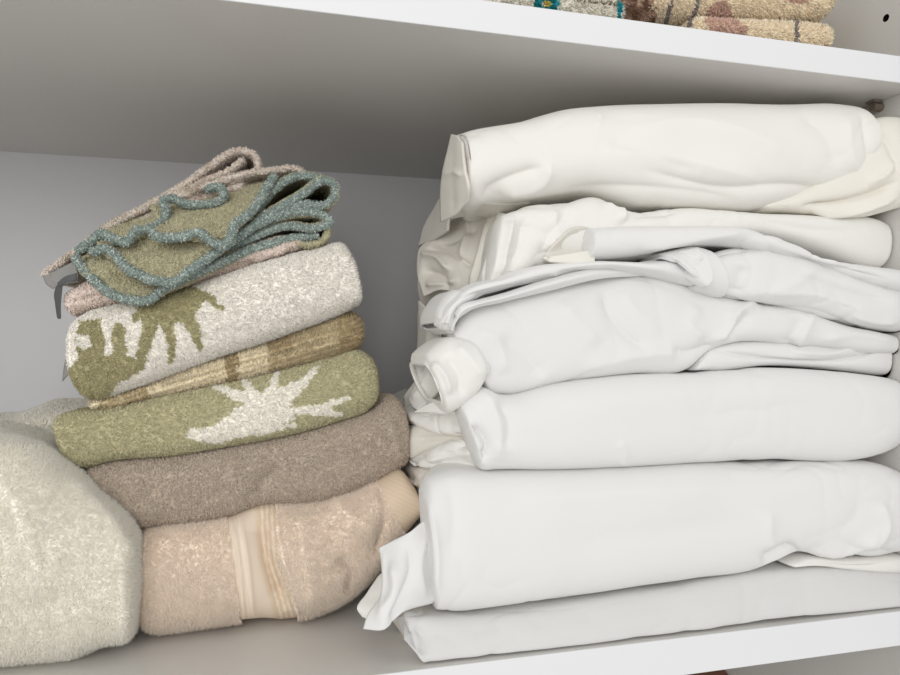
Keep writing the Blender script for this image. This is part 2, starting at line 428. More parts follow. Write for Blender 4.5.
# --- 1 bottom folded sheet
s1 = LO(top=[(400, 618), (440, 624), (520, 619), (600, 607), (700, 590), (760, 580), (820, 573), (924, 577)],
        bot=[(420, 668), (440, 668), (550, 657), (640, 646), (700, 637), (800, 622), (870, 611), (924, 604)],
        Yc=.3835, r=.009, yback=YK, zmin=ZL+.0004, el=6, er=8, e=.5, tilt=.013, skl=.15, skr=0, seed=3, lump=.0008, noise=.0003,
        strokes=[([(430, 640), (540, 634), (700, 612), (860, 590)], 12, .9), ([(420, 655), (425, 640), (415, 625)], 5, -2)])
s1b = PA([[(396, 618, .412), (404, 615, .404), (412, 613, .398)], [(402, 632, .41), (409, 634, .403), (414, 632, .397)],
          [(410, 647, .405), (415, 650, .40), (419, 650, .395)], [(413, 657, .40), (419, 662, .396), (426, 667, .392)]], nu=30, nv=20)
s1c = PA([[(388, 616, .43), (398, 614, .42), (408, 614, .41)], [(399, 630, .425), (406, 634, .416), (411, 634, .407)],
          [(406, 644, .418), (411, 650, .41), (416, 652, .402)]], nu=30, nv=20)
sheet('folded_sheet', 'bottom white sheet of the stack, thin and flat along the shelf edge',
      [('folded_body', *s1, 'cool'), ('inner_layer', *s1b, 'cool'), ('inner_layer', *s1c, 'shaded_layer')])
# --- 2 large smooth sheet
s2 = LO(top=[(425, 498), (432, 480), (450, 472), (500, 471), (580, 470), (640, 468), (700, 465), (780, 462), (870, 461), (888, 463), (924, 474)],
        bot=[(436, 613), (446, 615), (520, 610), (600, 597), (700, 581), (760, 573), (782, 564), (800, 556), (850, 561), (880, 560), (924, 553)],
        Yc=YC, r=.026, yback=YK, el=4, er=20, e=.7, skl=.42, skr=-.05, seed=5, lump=.0012, lfreq=25, noise=.0003,
        strokes=[([(762, 566), (775, 560), (788, 552), (800, 549)], 7, -4.5), ([(785, 560), (820, 553), (860, 548), (880, 530)], 6, 2.5),
                 ([(790, 566), (830, 567), (870, 570)], 4, 3), ([(835, 560), (865, 552), (900, 556)], 4, -2.5), ([(880, 500), (885, 530), (865, 552)], 7, 2.2),
                 ([(770, 510), (768, 535), (772, 552)], 9, 1.6), ([(429, 500), (437, 540), (437, 600)], 4, 1.2), ([(450, 478), (455, 520), (450, 560)], 12, -1.2),
                 ([(520, 500), (620, 492), (740, 488)], 16, 1.2), ([(560, 545), (680, 530), (760, 520)], 22, -1.0)])
s2u = LO(top=[(786, 562), (810, 556), (850, 558), (924, 552)], bot=[(792, 567), (812, 566), (850, 570), (880, 573), (924, 575)], Yc=.398, r=.011, yback=.6, el=4, er=4, e=.7, seed=6, lump=.0006,
         strokes=[([(800, 562), (840, 563), (880, 562)], 2, -1.2)])
s2b = fold([(410, 470), (430, 466), (455, 468), (476, 471)], [(420, 501), (430, 494), (446, 482), (474, 476)], .455, .41, r=.006, seed=64, strokes=[([(418, 478), (435, 480), (460, 472)], 3, -1.5)])
s2c = PA([[(379, 548, .402), (392, 541, .398), (408, 533, .394), (428, 518, .398)], [(382, 570, .396), (396, 566, .389), (412, 560, .388), (433, 552, .396)],
          [(381, 596, .391), (394, 594, .383), (412, 588, .385), (434, 586, .395)], [(367, 616, .388), (382, 622, .380), (404, 609, .384), (434, 602, .394)],
          [(363, 629, .386), (383, 630, .380), (402, 613, .386), (420, 606, .395)]], nu=60, nv=50,
         strokes=[([(383, 550), (385, 580), (381, 612)], 2, 1.0), ([(405, 540), (412, 570), (400, 600), (390, 625)], 7, -2.2), ([(392, 560), (395, 590), (376, 620)], 6, 1.6), ([(425, 530), (420, 570), (425, 600)], 6, 1.4)])
s2d = PA([[(378, 576, .415), (384, 571, .41), (392, 568, .405)], [(366, 594, .408), (374, 596, .403), (384, 596, .398)], [(357, 609, .402), (366, 612, .398), (378, 612, .394)],
          [(362, 617, .400), (368, 619, .397), (374, 616, .392)]], nu=30, nv=20)
sheet('folded_sheet', 'large smooth white sheet second from the bottom, a flap hanging off its left end',
      [('folded_body', *s2, 'white'), ('lower_layer', *s2u, 'warm'), ('rear_layer', *s2b, 'shaded_layer'), ('hanging_flap', *s2c, 'white'), ('flap_lining', *s2d, 'warm')])
# --- 3
s3 = LO(top=[(459, 404), (467, 393), (482, 385), (505, 394), (560, 384), (640, 374), (700, 371), (770, 366), (840, 369), (924, 380)],
        bot=[(481, 468), (487, 471), (500, 471), (560, 471), (640, 469), (700, 466), (780, 462), (870, 460), (924, 444)],
        Yc=YC, r=.022, yback=YK, el=4, er=24, e=.72, skl=.32, skr=-.04, seed=7, lump=.001, noise=.0003,
        strokes=[([(478, 388), (492, 405), (500, 430), (497, 462)], 10, 1.6), ([(470, 425), (480, 432), (487, 446), (480, 462)], 4, -3),
                 ([(497, 400), (508, 420), (506, 450)], 7, -1.5), ([(620, 440), (625, 455), (622, 468)], 5, .9), ([(560, 405), (680, 395), (820, 392)], 20, .9)])
s3b = [fold([(411, 416), (432, 411), (452, 407), (464, 405)], [(413, 424), (430, 432), (452, 436), (470, 436)], .455, .414, seed=61),
       fold([(408, 432), (425, 424), (450, 430), (472, 434)], [(409, 462), (424, 452), (448, 446), (478, 442)], .462, .414, seed=62, strokes=[([(412, 440), (440, 438), (470, 440)], 3, -2)]),
       fold([(414, 466), (430, 452), (455, 440), (482, 436)], [(420, 469), (440, 471), (462, 472), (486, 471)], .446, .406, r=.010, seed=63, strokes=[([(424, 462), (450, 456), (480, 452)], 3, 1.6), ([(455, 450), (470, 442), (484, 444)], 3, -2)]),
       PA([[(407, 405, .49), (425, 412, .47), (450, 420, .44)], [(405, 435, .49), (425, 440, .47), (450, 445, .44)], [(410, 466, .48), (430, 468, .46), (455, 470, .43)]], nu=30, nv=30, noise=.003, nfreq=50)]
sheet('folded_sheet', 'smooth white sheet third from the bottom, loose dim layers at its left end',
      [('folded_body', *s3, 'white')]+[('inner_layer', *q, 'shaded_layer' if i in (1, 3) else 'warm') for i, q in enumerate(s3b)])
# --- 4
s4 = LO(top=[(449, 334), (470, 310), (500, 299), (560, 281), (610, 273), (660, 275), (720, 294), (800, 311), (860, 328), (924, 340)],
        bot=[(486, 384), (492, 392), (508, 394), (560, 384), (640, 374), (692, 369), (712, 352), (740, 342), (800, 345), (860, 352), (924, 356)],
        Yc=.408, r=.0165, yback=YK, el=5, er=10, e=.66, skl=.2, skr=0, seed=9, lump=.0015, noise=.0006, nfreq=22,
        strokes=[([(602, 288), (610, 312), (622, 330), (650, 352)], 6, -1.8), ([(622, 290), (636, 312), (662, 335)], 9, .9),
                 ([(715, 345), (690, 352), (670, 350)], 6, -2), ([(712, 342), (728, 330), (738, 312), (760, 302)], 5, 2.6), ([(728, 340), (742, 322), (750, 312)], 5, -2.2),
                 ([(795, 350), (806, 330), (814, 312)], 6, 1.6), ([(784, 348), (795, 332), (803, 316)], 6, -1.4), ([(500, 335), (530, 360), (545, 378)], 10, -1.6),
                 ([(560, 300), (575, 320), (600, 345)], 12, 1.4), ([(480, 330), (500, 345), (505, 375)], 9, 1.2), ([(580, 370), (640, 355), (690, 352)], 10, 1.6),
                 ([(700, 305), (690, 325), (705, 340)], 7, 1.4), ([(820, 340), (860, 335), (900, 345)], 6, 1.5)])
s4r = LO(top=[(696, 362), (712, 346), (740, 341), (800, 342), (860, 345), (924, 335)], bot=[(692, 371), (720, 371), (770, 366), (840, 370), (880, 374), (924, 380)],
         Yc=YC+.006, r=.014, yback=YK, el=4, er=6, e=.7, seed=12, lump=.001,
         strokes=[([(715, 350), (750, 356), (800, 362), (850, 358), (890, 345)], 2.2, -2.4), ([(790, 352), (830, 354), (880, 340)], 4, 2), ([(850, 350), (870, 348), (890, 338)], 3, -2)])
s4l = LOopen(top=[(425, 358), (438, 346), (455, 337), (474, 340), (490, 356)], bot=[(446, 410), (452, 413), (464, 408), (478, 396), (489, 384)],
             Yc=.398, r=.017, yback=.43, el=5, er=14, e=.9, open_l=.8, open_r=.6, ns=70, nf=40, seed=4,
             strokes=[([(432, 362), (444, 375), (450, 395)], 5, 2.4), ([(455, 345), (470, 360), (484, 378)], 7, 1.6), ([(445, 356), (458, 372), (462, 398)], 6, -2)])
s4m = [PA([[(408, 400, .47), (417, 382, .455), (427, 364, .435)], [(412, 406, .46), (424, 392, .445), (433, 377, .43)], [(416, 409, .45), (430, 400, .435), (440, 388, .42)]], nu=24, nv=30, strokes=[([(412, 400), (424, 385), (430, 370)], 4, 1.5)]),
       PA([[(414, 412, .43), (428, 404, .418), (444, 400, .408)], [(424, 412, .42), (436, 411, .41), (452, 409, .40)], [(432, 413, .415), (444, 414, .405), (454, 413, .397)]], nu=24, nv=30)]
s4h = PA([[(404, 397, .50), (418, 375, .49), (440, 340, .46)], [(404, 415, .50), (425, 400, .48), (450, 375, .45)], [(408, 428, .50), (430, 420, .47), (455, 400, .44)]], nu=24, nv=24, noise=.003, nfreq=60)
sheet('folded_sheet', 'rumpled white sheet fourth from the bottom, its left end curled open',
      [('folded_body', *s4, 'white'), ('lower_layer', *s4r, 'white'), ('curled_end', *s4l, 'warm'), ('rear_layer', *s4h, 'shaded_layer')]+[('inner_layer', *q, 'warm') for q in s4m])
# --- 5 thin sheet with rolled fold
s5 = LO(top=[(437, 326), (445, 306), (462, 289), (500, 276), (550, 264), (600, 261), (650, 262), (700, 255), (760, 245), (830, 262), (870, 280), (924, 292)],
        bot=[(452, 333), (458, 312), (480, 300), (520, 288), (560, 279), (600, 272), (650, 276), (690, 286), (730, 299), (800, 311), (860, 326), (924, 335)],
        Yc=.399, r=.0165, yback=YK-.02, el=3, er=10, e=.75, skl=.35, skr=0, seed=21, lump=.0006,
        strokes=[([(462, 297), (500, 293), (545, 281), (556, 276)], 3.0, -4.2), ([(556, 277), (575, 273), (600, 276)], 3, -2.5), ([(745, 265), (740, 282), (735, 296)], 9, -1.6),
                 ([(735, 296), (790, 285), (820, 268)], 10, 1.3), ([(760, 292), (820, 296), (880, 318)], 6, 1.3), ([(800, 275), (850, 292), (895, 302)], 5, -1.6), ([(850, 315), (880, 322), (900, 322)], 4, 1.5)])
s5r = [LOopen(t=.0014, top=[(664, 254), (680, 250), (700, 246), (722, 252)], bot=[(705, 291), (716, 294), (722, 296), (734, 298)], Yc=.392, r=.014, yback=.41, el=4, er=6, e=.95, open_l=.85, open_r=.5, ns=50, nf=40, strokes=[([(672, 258), (690, 270), (712, 286)], 3, 1.5)]),
       PA([[(660, 257, .392), (675, 252, .386), (698, 247, .382)], [(674, 267, .388), (689, 265, .380), (707, 256, .374)], [(687, 279, .384), (699, 279, .377), (712, 268, .3735)], [(702, 288, .380), (708, 286, .375), (713, 281, .374)]], nu=30, nv=30, strokes=[([(680, 257), (684, 262), (695, 262), (703, 256)], 2, -1.8)]),
       PA([[(640, 262, .398), (655, 260, .396), (672, 262, .394)], [(660, 268, .395), (672, 270, .39), (688, 278, .385)], [(680, 280, .392), (692, 284, .388), (704, 288, .384)]], nu=24, nv=24)]
s5l = LOopen(t=.0016, top=[(435, 320), (441, 305), (456, 290), (466, 290)], bot=[(446, 331), (455, 334), (458, 318), (466, 303)], Yc=.400, r=.012, yback=.43, el=5, er=3, e=.95, open_l=.7, open_r=.9, ns=40, nf=30)
s5t = PA([[(452, 332, .39), (458, 320, .389), (470, 311, .389), (500, 303, .389), (550, 291, .389), (600, 279, .391), (650, 276, .402)],
          [(456, 318, .386), (462, 308, .384), (475, 303, .384), (502, 297, .383), (546, 284, .383), (598, 273, .387), (650, 272, .400)],
          [(452, 312, .39), (458, 304, .389), (475, 300, .389), (502, 293, .389), (543, 280, .389), (596, 268, .390), (650, 268, .402)]], nu=14, nv=70)
s5b = PA([[(418, 300, .50), (428, 310, .48), (440, 322, .44)], [(417, 340, .50), (425, 340, .48), (438, 345, .45)], [(415, 372, .49), (421, 362, .475), (430, 352, .45)]], nu=24, nv=24, strokes=[([(420, 310), (430, 330), (425, 360)], 5, 2)])
sheet('folded_sheet', 'thin white sheet with a curled left edge and a small rolled corner mid-front',
      [('folded_body', *s5, 'white'), ('rolled_corner', *s5r[0], 'white'), ('inner_layer', *s5r[1], 'white'), ('inner_layer', *s5r[2], 'white'), ('curled_end', *s5l, 'white'), ('folded_hem', *s5t, 'white'), ('rear_layer', *s5b, 'shaded_layer')])
# --- 6
s6 = LO(top=[(500, 216), (530, 205), (570, 200), (602, 196), (625, 208), (680, 207), (760, 213), (830, 216), (885, 220), (896, 226)],
        bot=[(486, 292), (520, 277), (560, 266), (620, 262), (660, 258), (720, 240), (780, 240), (830, 254), (870, 268), (890, 272)],
        Yc=YC+.004, r=.014, yback=YK, el=5, er=8, e=.75, skl=.15, skr=0, seed=25, lump=.001, noise=.0006,
        strokes=[([(515, 215), (508, 240), (500, 275)], 5, 2.4), ([(524, 215), (520, 245), (512, 270)], 6, -2.4), ([(552, 206), (556, 228), (545, 252)], 8, 2), ([(570, 208), (552, 232), (540, 255)], 6, -1.8),
                 ([(606, 200), (622, 212), (626, 222)], 4, 2.2), ([(615, 230), (640, 214), (680, 212)], 5, -1.5), ([(760, 218), (800, 228), (870, 230)], 6, -1)])
s6f = LO(top=[(592, 228), (620, 226), (680, 226), (755, 229), (790, 240), (822, 256), (870, 264), (924, 272)],
         bot=[(590, 262), (640, 258), (680, 251), (730, 248), (770, 256), (820, 270), (860, 283), (924, 300)],
         Yc=.396, r=.016, yback=.60, el=2.5, er=10, e=.85, seed=27, lump=.0006,
         strokes=[([(640, 250), (700, 238), (755, 232)], 5, 1.6), ([(760, 236), (800, 254), (850, 268)], 6, 1.6), ([(780, 250), (830, 266), (890, 280)], 4, -1.8)])
s6o = [PA([[(544, 255, .392), (558, 242, .393), (573, 229, .394), (596, 228, .396)], [(546, 256, .390), (562, 250, .397), (578, 243, .400), (596, 240, .402)], [(548, 257, .386), (562, 257, .390), (576, 255, .394), (596, 251, .396)]], nu=24, nv=30),
       PA([[(543, 257, .388), (560, 255, .387), (578, 252, .387), (595, 250, .389)], [(550, 261, .386), (566, 262, .384), (580, 263, .384), (595, 262, .386)]], nu=14, nv=30)]
s6l = [PA([[(497, 212, .43), (503, 213, .42), (514, 216, .41)], [(490, 240, .425), (496, 242, .414), (506, 244, .405)], [(474, 292, .42), (482, 292, .408), (494, 290, .40)]], nu=40, nv=20, strokes=[([(500, 215), (492, 250), (482, 288)], 3, 2)]),
       PA([[(488, 214, .45), (494, 211, .44), (500, 216, .43)], [(480, 245, .445), (486, 248, .435), (493, 250, .425)], [(465, 296, .44), (472, 296, .43), (478, 294, .42)]], nu=40, nv=20, strokes=[([(490, 216), (482, 250), (470, 290)], 3, 2)]),
       PA([[(436, 236, .50), (450, 222, .49), (470, 214, .475), (492, 216, .455)], [(420, 248, .505), (440, 242, .485), (462, 240, .465), (484, 245, .45)],
           [(417, 268, .50), (436, 266, .48), (456, 268, .46), (476, 272, .445)], [(424, 296, .49), (440, 290, .475), (456, 292, .46), (468, 296, .445)]], nu=70, nv=70, noise=.002, nfreq=45,
          strokes=[([(424, 248), (445, 250), (465, 262), (475, 268)], 2.5, -3), ([(420, 254), (438, 258), (452, 272)], 3, 3), ([(422, 270), (440, 276), (450, 290)], 4, -3), ([(470, 218), (466, 240), (460, 265)], 4, 2.5), ([(440, 244), (460, 236), (478, 228)], 4, -2.5), ([(425, 285), (440, 284), (460, 280)], 3, 2.5)]),
       PA([[(418, 280, .52), (432, 285, .50), (470, 292, .47)], [(420, 300, .52), (436, 302, .50), (460, 300, .48)], [(430, 318, .51), (440, 318, .50), (452, 312, .48)]], nu=40, nv=40, noise=.003, nfreq=50)]
sheet('folded_sheet', 'off-white sheet under the top roll, crumpled at left, a tubular fold in front',
      [('folded_body', *s6, 'warm'), ('tubular_fold', *s6f, 'white'), ('tube_lining', *s6o[0], 'shaded_layer'), ('tube_lining', *s6o[1], 'cream'), ('pleat', *s6l[0], 'warm'), ('pleat', *s6l[1], 'cream'), ('rear_layer', *s6l[2], 'shaded_layer'), ('rear_layer', *s6l[3], 'shaded_layer')])
# --- 8 right-end cream sheet behind the roll
s8 = LO(top=[(760, 205), (800, 190), (840, 150), (872, 122), (885, 117), (924, 116)], bot=[(762, 214), (800, 214), (840, 216), (880, 217), (892, 214), (924, 206)],
        Yc=.414, ydy=(0, -.024), r=.013, yback=.66, el=4, er=6, e=.8, seed=31, lump=.0008, zmax=ZU-.001,
        strokes=[([(800, 208), (850, 200), (885, 188), (900, 180)], 3.5, -4), ([(810, 214), (860, 210), (900, 196)], 4, 2.6), ([(866, 185), (885, 175), (898, 158)], 4, 2), ([(880, 130), (893, 150), (898, 175)], 5, -2)])
sheet('folded_sheet', 'cream sheet at the top right, tucked behind the end of the topmost roll', [('folded_body', *s8, 'cream')])
# --- 7 top roll
s7 = LO(top=[(458, 133), (472, 128), (525, 119), (570, 108), (600, 105), (680, 102), (780, 102), (850, 104), (866, 108), (878, 122)],
        bot=[(466, 200), (470, 203), (500, 203), (540, 201), (600, 197), (640, 207), (700, 211), (770, 213), (820, 202), (850, 195), (868, 184), (877, 165)],
        Yc=.413, r=.030, yback=.66, el=2, er=12, e=.8, lsh=3, skl=.34, skr=0, seed=33, lump=.0018, lfreq=22, noise=.0005, nfreq=20, zmax=ZU-.0012,
        strokes=[([(545, 166), (500, 185), (480, 200)], 8, -2.4), ([(552, 160), (545, 180), (500, 196)], 7, 1.8), 
                 ([(640, 168), (720, 188), (790, 186), (835, 192)], 6, -2.4), ([(560, 190), (640, 188), (740, 200)], 7, -1.6), ([(600, 150), (680, 160), (760, 180)], 12, 1.6),
                 ([(862, 112), (867, 140), (872, 175)], 4, -1.4), ([(848, 112), (850, 150), (860, 185)], 9, 1.2), ([(630, 128), (700, 122), (760, 140), (800, 165)], 14, 1.5),
                 ([(600, 133), (640, 150), (700, 172)], 12, -1.4), ([(800, 112), (830, 140), (838, 170)], 10, -1.2), ([(598, 112), (602, 118), (598, 126)], 1.5, .8)])
s7s = [PA([[(451, 134, .420), (455, 135, .405), (461, 142, .392)], [(444, 160, .425), (453, 165, .402), (464, 170, .3845)], [(440, 185, .435), (452, 190, .405), (468, 190, .3845)], [(440, 222, .440), (451, 217, .418), (467, 202, .393)]], nu=50, nv=24, strokes=[([(442, 176), (452, 172), (464, 176)], 2.5, 1.6), ([(452, 140), (450, 180), (452, 215)], 5, -1.5)]),
       PA([[(465, 202, .405), (485, 204, .41), (505, 204, .415), (530, 203, .42)], [(460, 210, .43), (482, 211, .43), (502, 214, .43), (520, 209, .435)], [(450, 220, .455), (472, 216, .45), (492, 218, .45), (505, 215, .45)]], nu=24, nv=40, noise=.001)]
s7k = PA([[(434, 208, .52), (440, 198, .50), (450, 184, .46)], [(424, 226, .52), (434, 220, .50), (448, 210, .46)], [(418, 246, .52), (428, 242, .50), (446, 230, .46)]], nu=24, nv=24, noise=.001)
sheet('folded_sheet', 'topmost ivory sheet of the stack, a thick soft roll just under the upper shelf',
      [('folded_body', *s7, 'ivory'), ('end_layer', *s7s[0], 'shaded_layer'), ('under_layer', *s7s[1], 'shaded_layer'), ('rear_layer', *s7k, 'shaded_layer')])
# ============================================================ LEFT PILE: TOWELS
def inpoly(px, py, poly):
    r = np.zeros(px.shape, bool); n = len(poly)
    for i in range(n):
        x0, y0 = poly[i]; x1, y1 = poly[(i+1) % n]
        if y0 == y1: continue
        c = ((y0 > py) != (y1 > py)) & (px < (x1-x0)*(py-y0)/(y1-y0)+x0); r ^= c
    return r
def blade(px, py, pts, w0, w1):
    d, _, f = polydist(px, py, cr(pts, 24) if len(pts) > 2 else np.array(pts, float)); return d < (w0+(w1-w0)*f)
def towel(name, label, cat, group=None, loc=None):
    return empty(name, loc, label, cat, group)
def TW(name, label, cat, L, colfn, part='folded_body', children=(), root=None, mk='terry', **tk):
    V, Q, T = loft(**L)
    if root is None:
        f = V[V[:, 1] < V[:, 1].min()+.05]
        root = empty(name, (float(f[:, 0].mean()), float(f[:, 1].mean()), float(f[:, 2].min())), label, cat)
    base = colfn(V)
    TV, q, t, tc, tn = tufts(V, Q, colfn, **tk)
    o = raw_mesh(part, np.concatenate([V, TV]), [Q, T, q+len(V), t+len(V)], M[mk], np.concatenate([base, tc]), root, nrm=np.concatenate([vnorm(V, Q), tn]))
    return root
cWHITE = A((252, 248, 240)); cGREENF = A((182, 175, 138)); cGREEND = A((200, 194, 160)); cWD = A((252, 248, 238))
cTAUPE = A((200, 186, 171)); cBEIGE = A((250, 238, 224)); cPLUSH = A((255, 252, 243)); cBANDL = A((223, 208, 190)); cBANDD = A((208, 187, 162))
cTAN = A((208, 192, 158)); cCRM = A((240, 228, 200)); cBRN = A((190, 171, 136))
cTEAL = A((146, 160, 154)); cTEALL = A((214, 222, 215)); cWG = A((196, 191, 162)); cPINK = A((228, 214, 204)); cBGE2 = A((228, 217, 206))
YT = .478
# A: white plush
def colA(p):
    return np.ones((len(p), 3))*cPLUSH
ra = TW('plush_towel', 'thick fluffy white towel bulging in the lower left corner', 'towel',
        dict(top=[(-130, 428), (-60, 434), (0, 444), (30, 454), (56, 474), (88, 500), (117, 522), (138, 550)], bot=[(-130, 700), (-60, 692), (0, 682), (40, 676), (70, 662), (100, 650), (125, 645), (138, 625)],
             Yc=.452, r=.040, yback=.50, el=30, er=24, e=.72, zmin=ZL+.0008, seed=41, lump=.004, lfreq=24, nf=90, ns=160, skr=-.25,
             strokes=[([(-5, 470), (30, 540), (50, 600)], 25, 3), ([(60, 480), (110, 530), (130, 570)], 10, 2)]),
        colA, mk='plush', dens=3.2, length=.0028, rad=.00021, rand=.45, seed=3, clump=150, blunt=.7, ymax=.58, droop=.15, cvar=.03)
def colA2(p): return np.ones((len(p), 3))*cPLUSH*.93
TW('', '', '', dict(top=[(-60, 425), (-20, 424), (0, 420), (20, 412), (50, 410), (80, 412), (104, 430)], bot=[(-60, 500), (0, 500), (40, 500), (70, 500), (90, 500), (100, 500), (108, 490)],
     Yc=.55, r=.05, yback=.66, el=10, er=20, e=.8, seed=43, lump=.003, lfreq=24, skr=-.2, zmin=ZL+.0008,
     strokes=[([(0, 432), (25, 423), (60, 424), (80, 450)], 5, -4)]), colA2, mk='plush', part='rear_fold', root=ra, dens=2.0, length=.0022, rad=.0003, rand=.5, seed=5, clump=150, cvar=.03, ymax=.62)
# B: beige bath towel with woven bands
BB = [[(229, 518), (236, 545), (240, 580), (243, 627)], [(236, 516), (243, 545), (247, 580), (249, 627)]]
def colB(p):
    px, py = proj(p); c = np.ones((len(p), 3))*cBEIGE
    m1 = bandmask(px, py); c[m1] = cBANDL
    return c
def bandmask(px, py):
    m = np.zeros(px.shape, bool)
    # light woven border
    x0 = np.interp(py, [505, 520, 560, 600, 632], [224, 227, 232, 238, 241]); x1 = np.interp(py, [505, 520, 560, 600, 632], [276, 276, 278, 292, 302])
    return (px > x0) & (px < x1)
def hemmask(px, py):
    return px > np.interp(py, [460, 480, 500, 520, 540], [372, 376, 386, 396, 410])
def colBt(p):
    px, py = proj(p); c = np.ones((len(p), 3))*cBEIGE; return c
LB = dict(top=[(134, 532), (160, 527), (225, 518), (262, 505), (300, 505), (340, 500), (365, 490), (385, 478), (402, 470), (420, 490)],
          bot=[(136, 630), (150, 636), (200, 632), (240, 626), (262, 624), (300, 625), (325, 616), (352, 600), (385, 565), (424, 512)],
          Yc=YT-.006, r=.034, yback=.66, el=10, er=8, e=.8, zmin=ZL+.0008, seed=51, lump=.0022, lfreq=26, nf=90, ns=260, skr=-.25,
          strokes=[([(258, 510), (262, 540), (272, 575), (288, 610)], 11, -4.5), ([(300, 512), (305, 560), (312, 610)], 22, 2.5), ([(232, 518), (239, 560), (245, 625)], 2.2, 1.4), ([(241, 518), (248, 560), (254, 625)], 2.2, 1.2),
                   ([(335, 555), (350, 575), (345, 595)], 8, -2.5), ([(375, 480), (382, 510), (372, 560)], 5, -2.2), ([(330, 500), (352, 520), (380, 530)], 12, 2.2), ([(268, 512), (272, 545), (284, 585), (300, 620)], 1.8, 1.4), ([(275, 512), (279, 545), (290, 580)], 1.8, 1.2)])
V, Q, T = loft(**LB)
f = V[V[:, 1] < V[:, 1].min()+.05]
rb = empty('bath_towel', (float(f[:, 0].mean()), float(f[:, 1].mean()), float(f[:, 2].min())), 'plush beige towel with woven bands, lowest of the coloured towels, lying on the shelf', 'towel')
qx, qy = proj(V[Q].mean(1)); mB = bandmask(qx, qy); mH = hemmask(qx, qy); mP = ~(mB | mH)
def sub(V, fl):
    used = np.unique(np.concatenate([f.ravel() for f in fl if len(f)])); mp = np.full(len(V), -1); mp[used] = np.arange(len(used))
    return V[used], [mp[f] for f in fl if len(f)], used
tx, ty_ = proj(V[T].mean(1)); tH = hemmask(tx, ty_)
Vp, Fp, _ = sub(V, [Q[mP], T[~tH]])
TV, q, t, tc, tn = tufts(Vp, Fp[0], colBt, dens=3.4, length=.0028, rad=.00020, rand=.38, seed=6, clump=110, blunt=.7, cvar=.04, ymax=.60, droop=.4, lean=(.2, 0, -.2))
raw_mesh('folded_body', np.concatenate([Vp, TV]), Fp+[q+len(Vp), t+len(Vp)], M['plush'], np.concatenate([colBt(Vp), tc]), rb, nrm=np.concatenate([vnorm(Vp, Fp[0]), tn]))
def bandcol(Vb):
    px, py = proj(Vb); off = px-np.interp(py, [505, 520, 560, 600, 632], [224, 227, 232, 238, 241])
    wd = np.interp(py, [505, 520, 560, 600, 632], [276, 276, 278, 292, 302])-np.interp(py, [505, 520, 560, 600, 632], [224, 227, 232, 238, 241])
    k = (off/wd)[:, None]
    c = cBANDL*np.ones((len(Vb), 3)); k1 = np.clip((k-.55)/.12, 0, 1); c = c*(1-k1)+cBANDD*k1
    for a in (.07, .16, .24): c = np.where(np.abs(k-a) < .025, cBANDL*1.08, c)
    for a in (.72, .82, .92): c = np.where(np.abs(k-a) < .022, cBANDL, c)
    return np.clip(c, 0, 1)
Vb, Fb, _ = sub(V, [Q[mB]]); Vb2, Fb2 = thicken(Vb+0, Fb[0], .002)
raw_mesh('woven_band', Vb2, [Fb2], M['hem'], bandcol(Vb2), rb)
Vh, Fh, _ = sub(V, [Q[mH], T[tH]])
hx, hy = proj(Vh); rib = .5+.5*np.sin((hx*.42-hy*.91)*1.5)
hc = cBANDL*(0.93+.06*rib[:, None])*np.array([1, .95, .88])
raw_mesh('ribbed_hem', Vh, Fh, M['hem'], np.clip(hc, 0, 1), rb)
# C: taupe towel
def colC(p): return np.ones((len(p), 3))*cTAUPE
TW('hand_towel', 'plain taupe terry towel under the green leaf towel', 'towel',
   dict(top=[(92, 468), (110, 462), (200, 452), (280, 437), (340, 420), (375, 408), (395, 396), (408, 408)], bot=[(106, 520), (132, 530), (170, 528), (225, 519), (262, 505), (300, 505), (340, 500), (365, 490), (390, 476), (410, 462)],
        Yc=YT, r=.026, yback=.655, el=12, er=7, e=.74, seed=61, lsh=-14, lump=.0016, lfreq=26, nf=80, skr=-.2, skl=.1,
        strokes=[([(255, 500), (262, 480), (280, 465)], 10, -2.5), ([(150, 480), (220, 475), (250, 490)], 12, 1.5), ([(380, 405), (392, 430), (400, 465)], 6, 1.4)]),
   colC, dens=2.4, length=.0018, rad=.00036, rand=.5, seed=7, blunt=.95, clump=160, ymax=.60)
# D: green towel, white leaf
def colD(p):
    px, py = proj(p); px = px+snoise(p, 900, 4, 1)*2.0; py = py+snoise(p, 900, 5, 1)*1.6
    m = inpoly(px, py, [(236, 408), (262, 398), (284, 405), (296, 419), (240, 438), (203, 433), (222, 420)])
    for pts, a, b in (([(262, 402), (238, 396), (214, 387)], 9, 2.5), ([(262, 402), (250, 392), (243, 379)], 7, 2.5), ([(264, 402), (272, 388), (278, 371)], 7, 2),
                      ([(272, 404), (296, 388), (317, 368)], 12, 1.5), ([(282, 412), (318, 408), (348, 397)], 4, 2.5), ([(312, 409), (328, 412), (340, 414)], 6, 2),
                      ([(235, 432), (262, 430), (294, 424)], 5, 2), ([(240, 420), (220, 434), (192, 434)], 11, 6)):
        m |= blade(px, py, pts, a, b)
    return np.where(m[:, None], cWD, cGREEND)
TW('hand_towel', 'green terry towel with a white palm leaf, lying on the taupe towel', 'towel',
   dict(top=[(57, 417), (66, 413), (100, 409), (160, 396), (220, 384), (280, 371), (330, 358), (362, 351), (377, 362)], bot=[(76, 464), (84, 469), (110, 461), (170, 457), (230, 446), (290, 434), (340, 420), (365, 412), (379, 398)],
        Yc=YT-.002, r=.023, yback=.65, el=5, er=8, e=.68, endp=2.6, seed=71, lsh=-9, lump=.0014, nf=80, skr=-.2, skl=.1,
        strokes=[([(330, 372), (350, 385), (372, 384)], 8, 1.2)]),
   colD, dens=2.0, length=.0016, rad=.00038, rand=.28, lean=(.75, 0, -.05), seed=8, blunt=.9, ymax=.59)
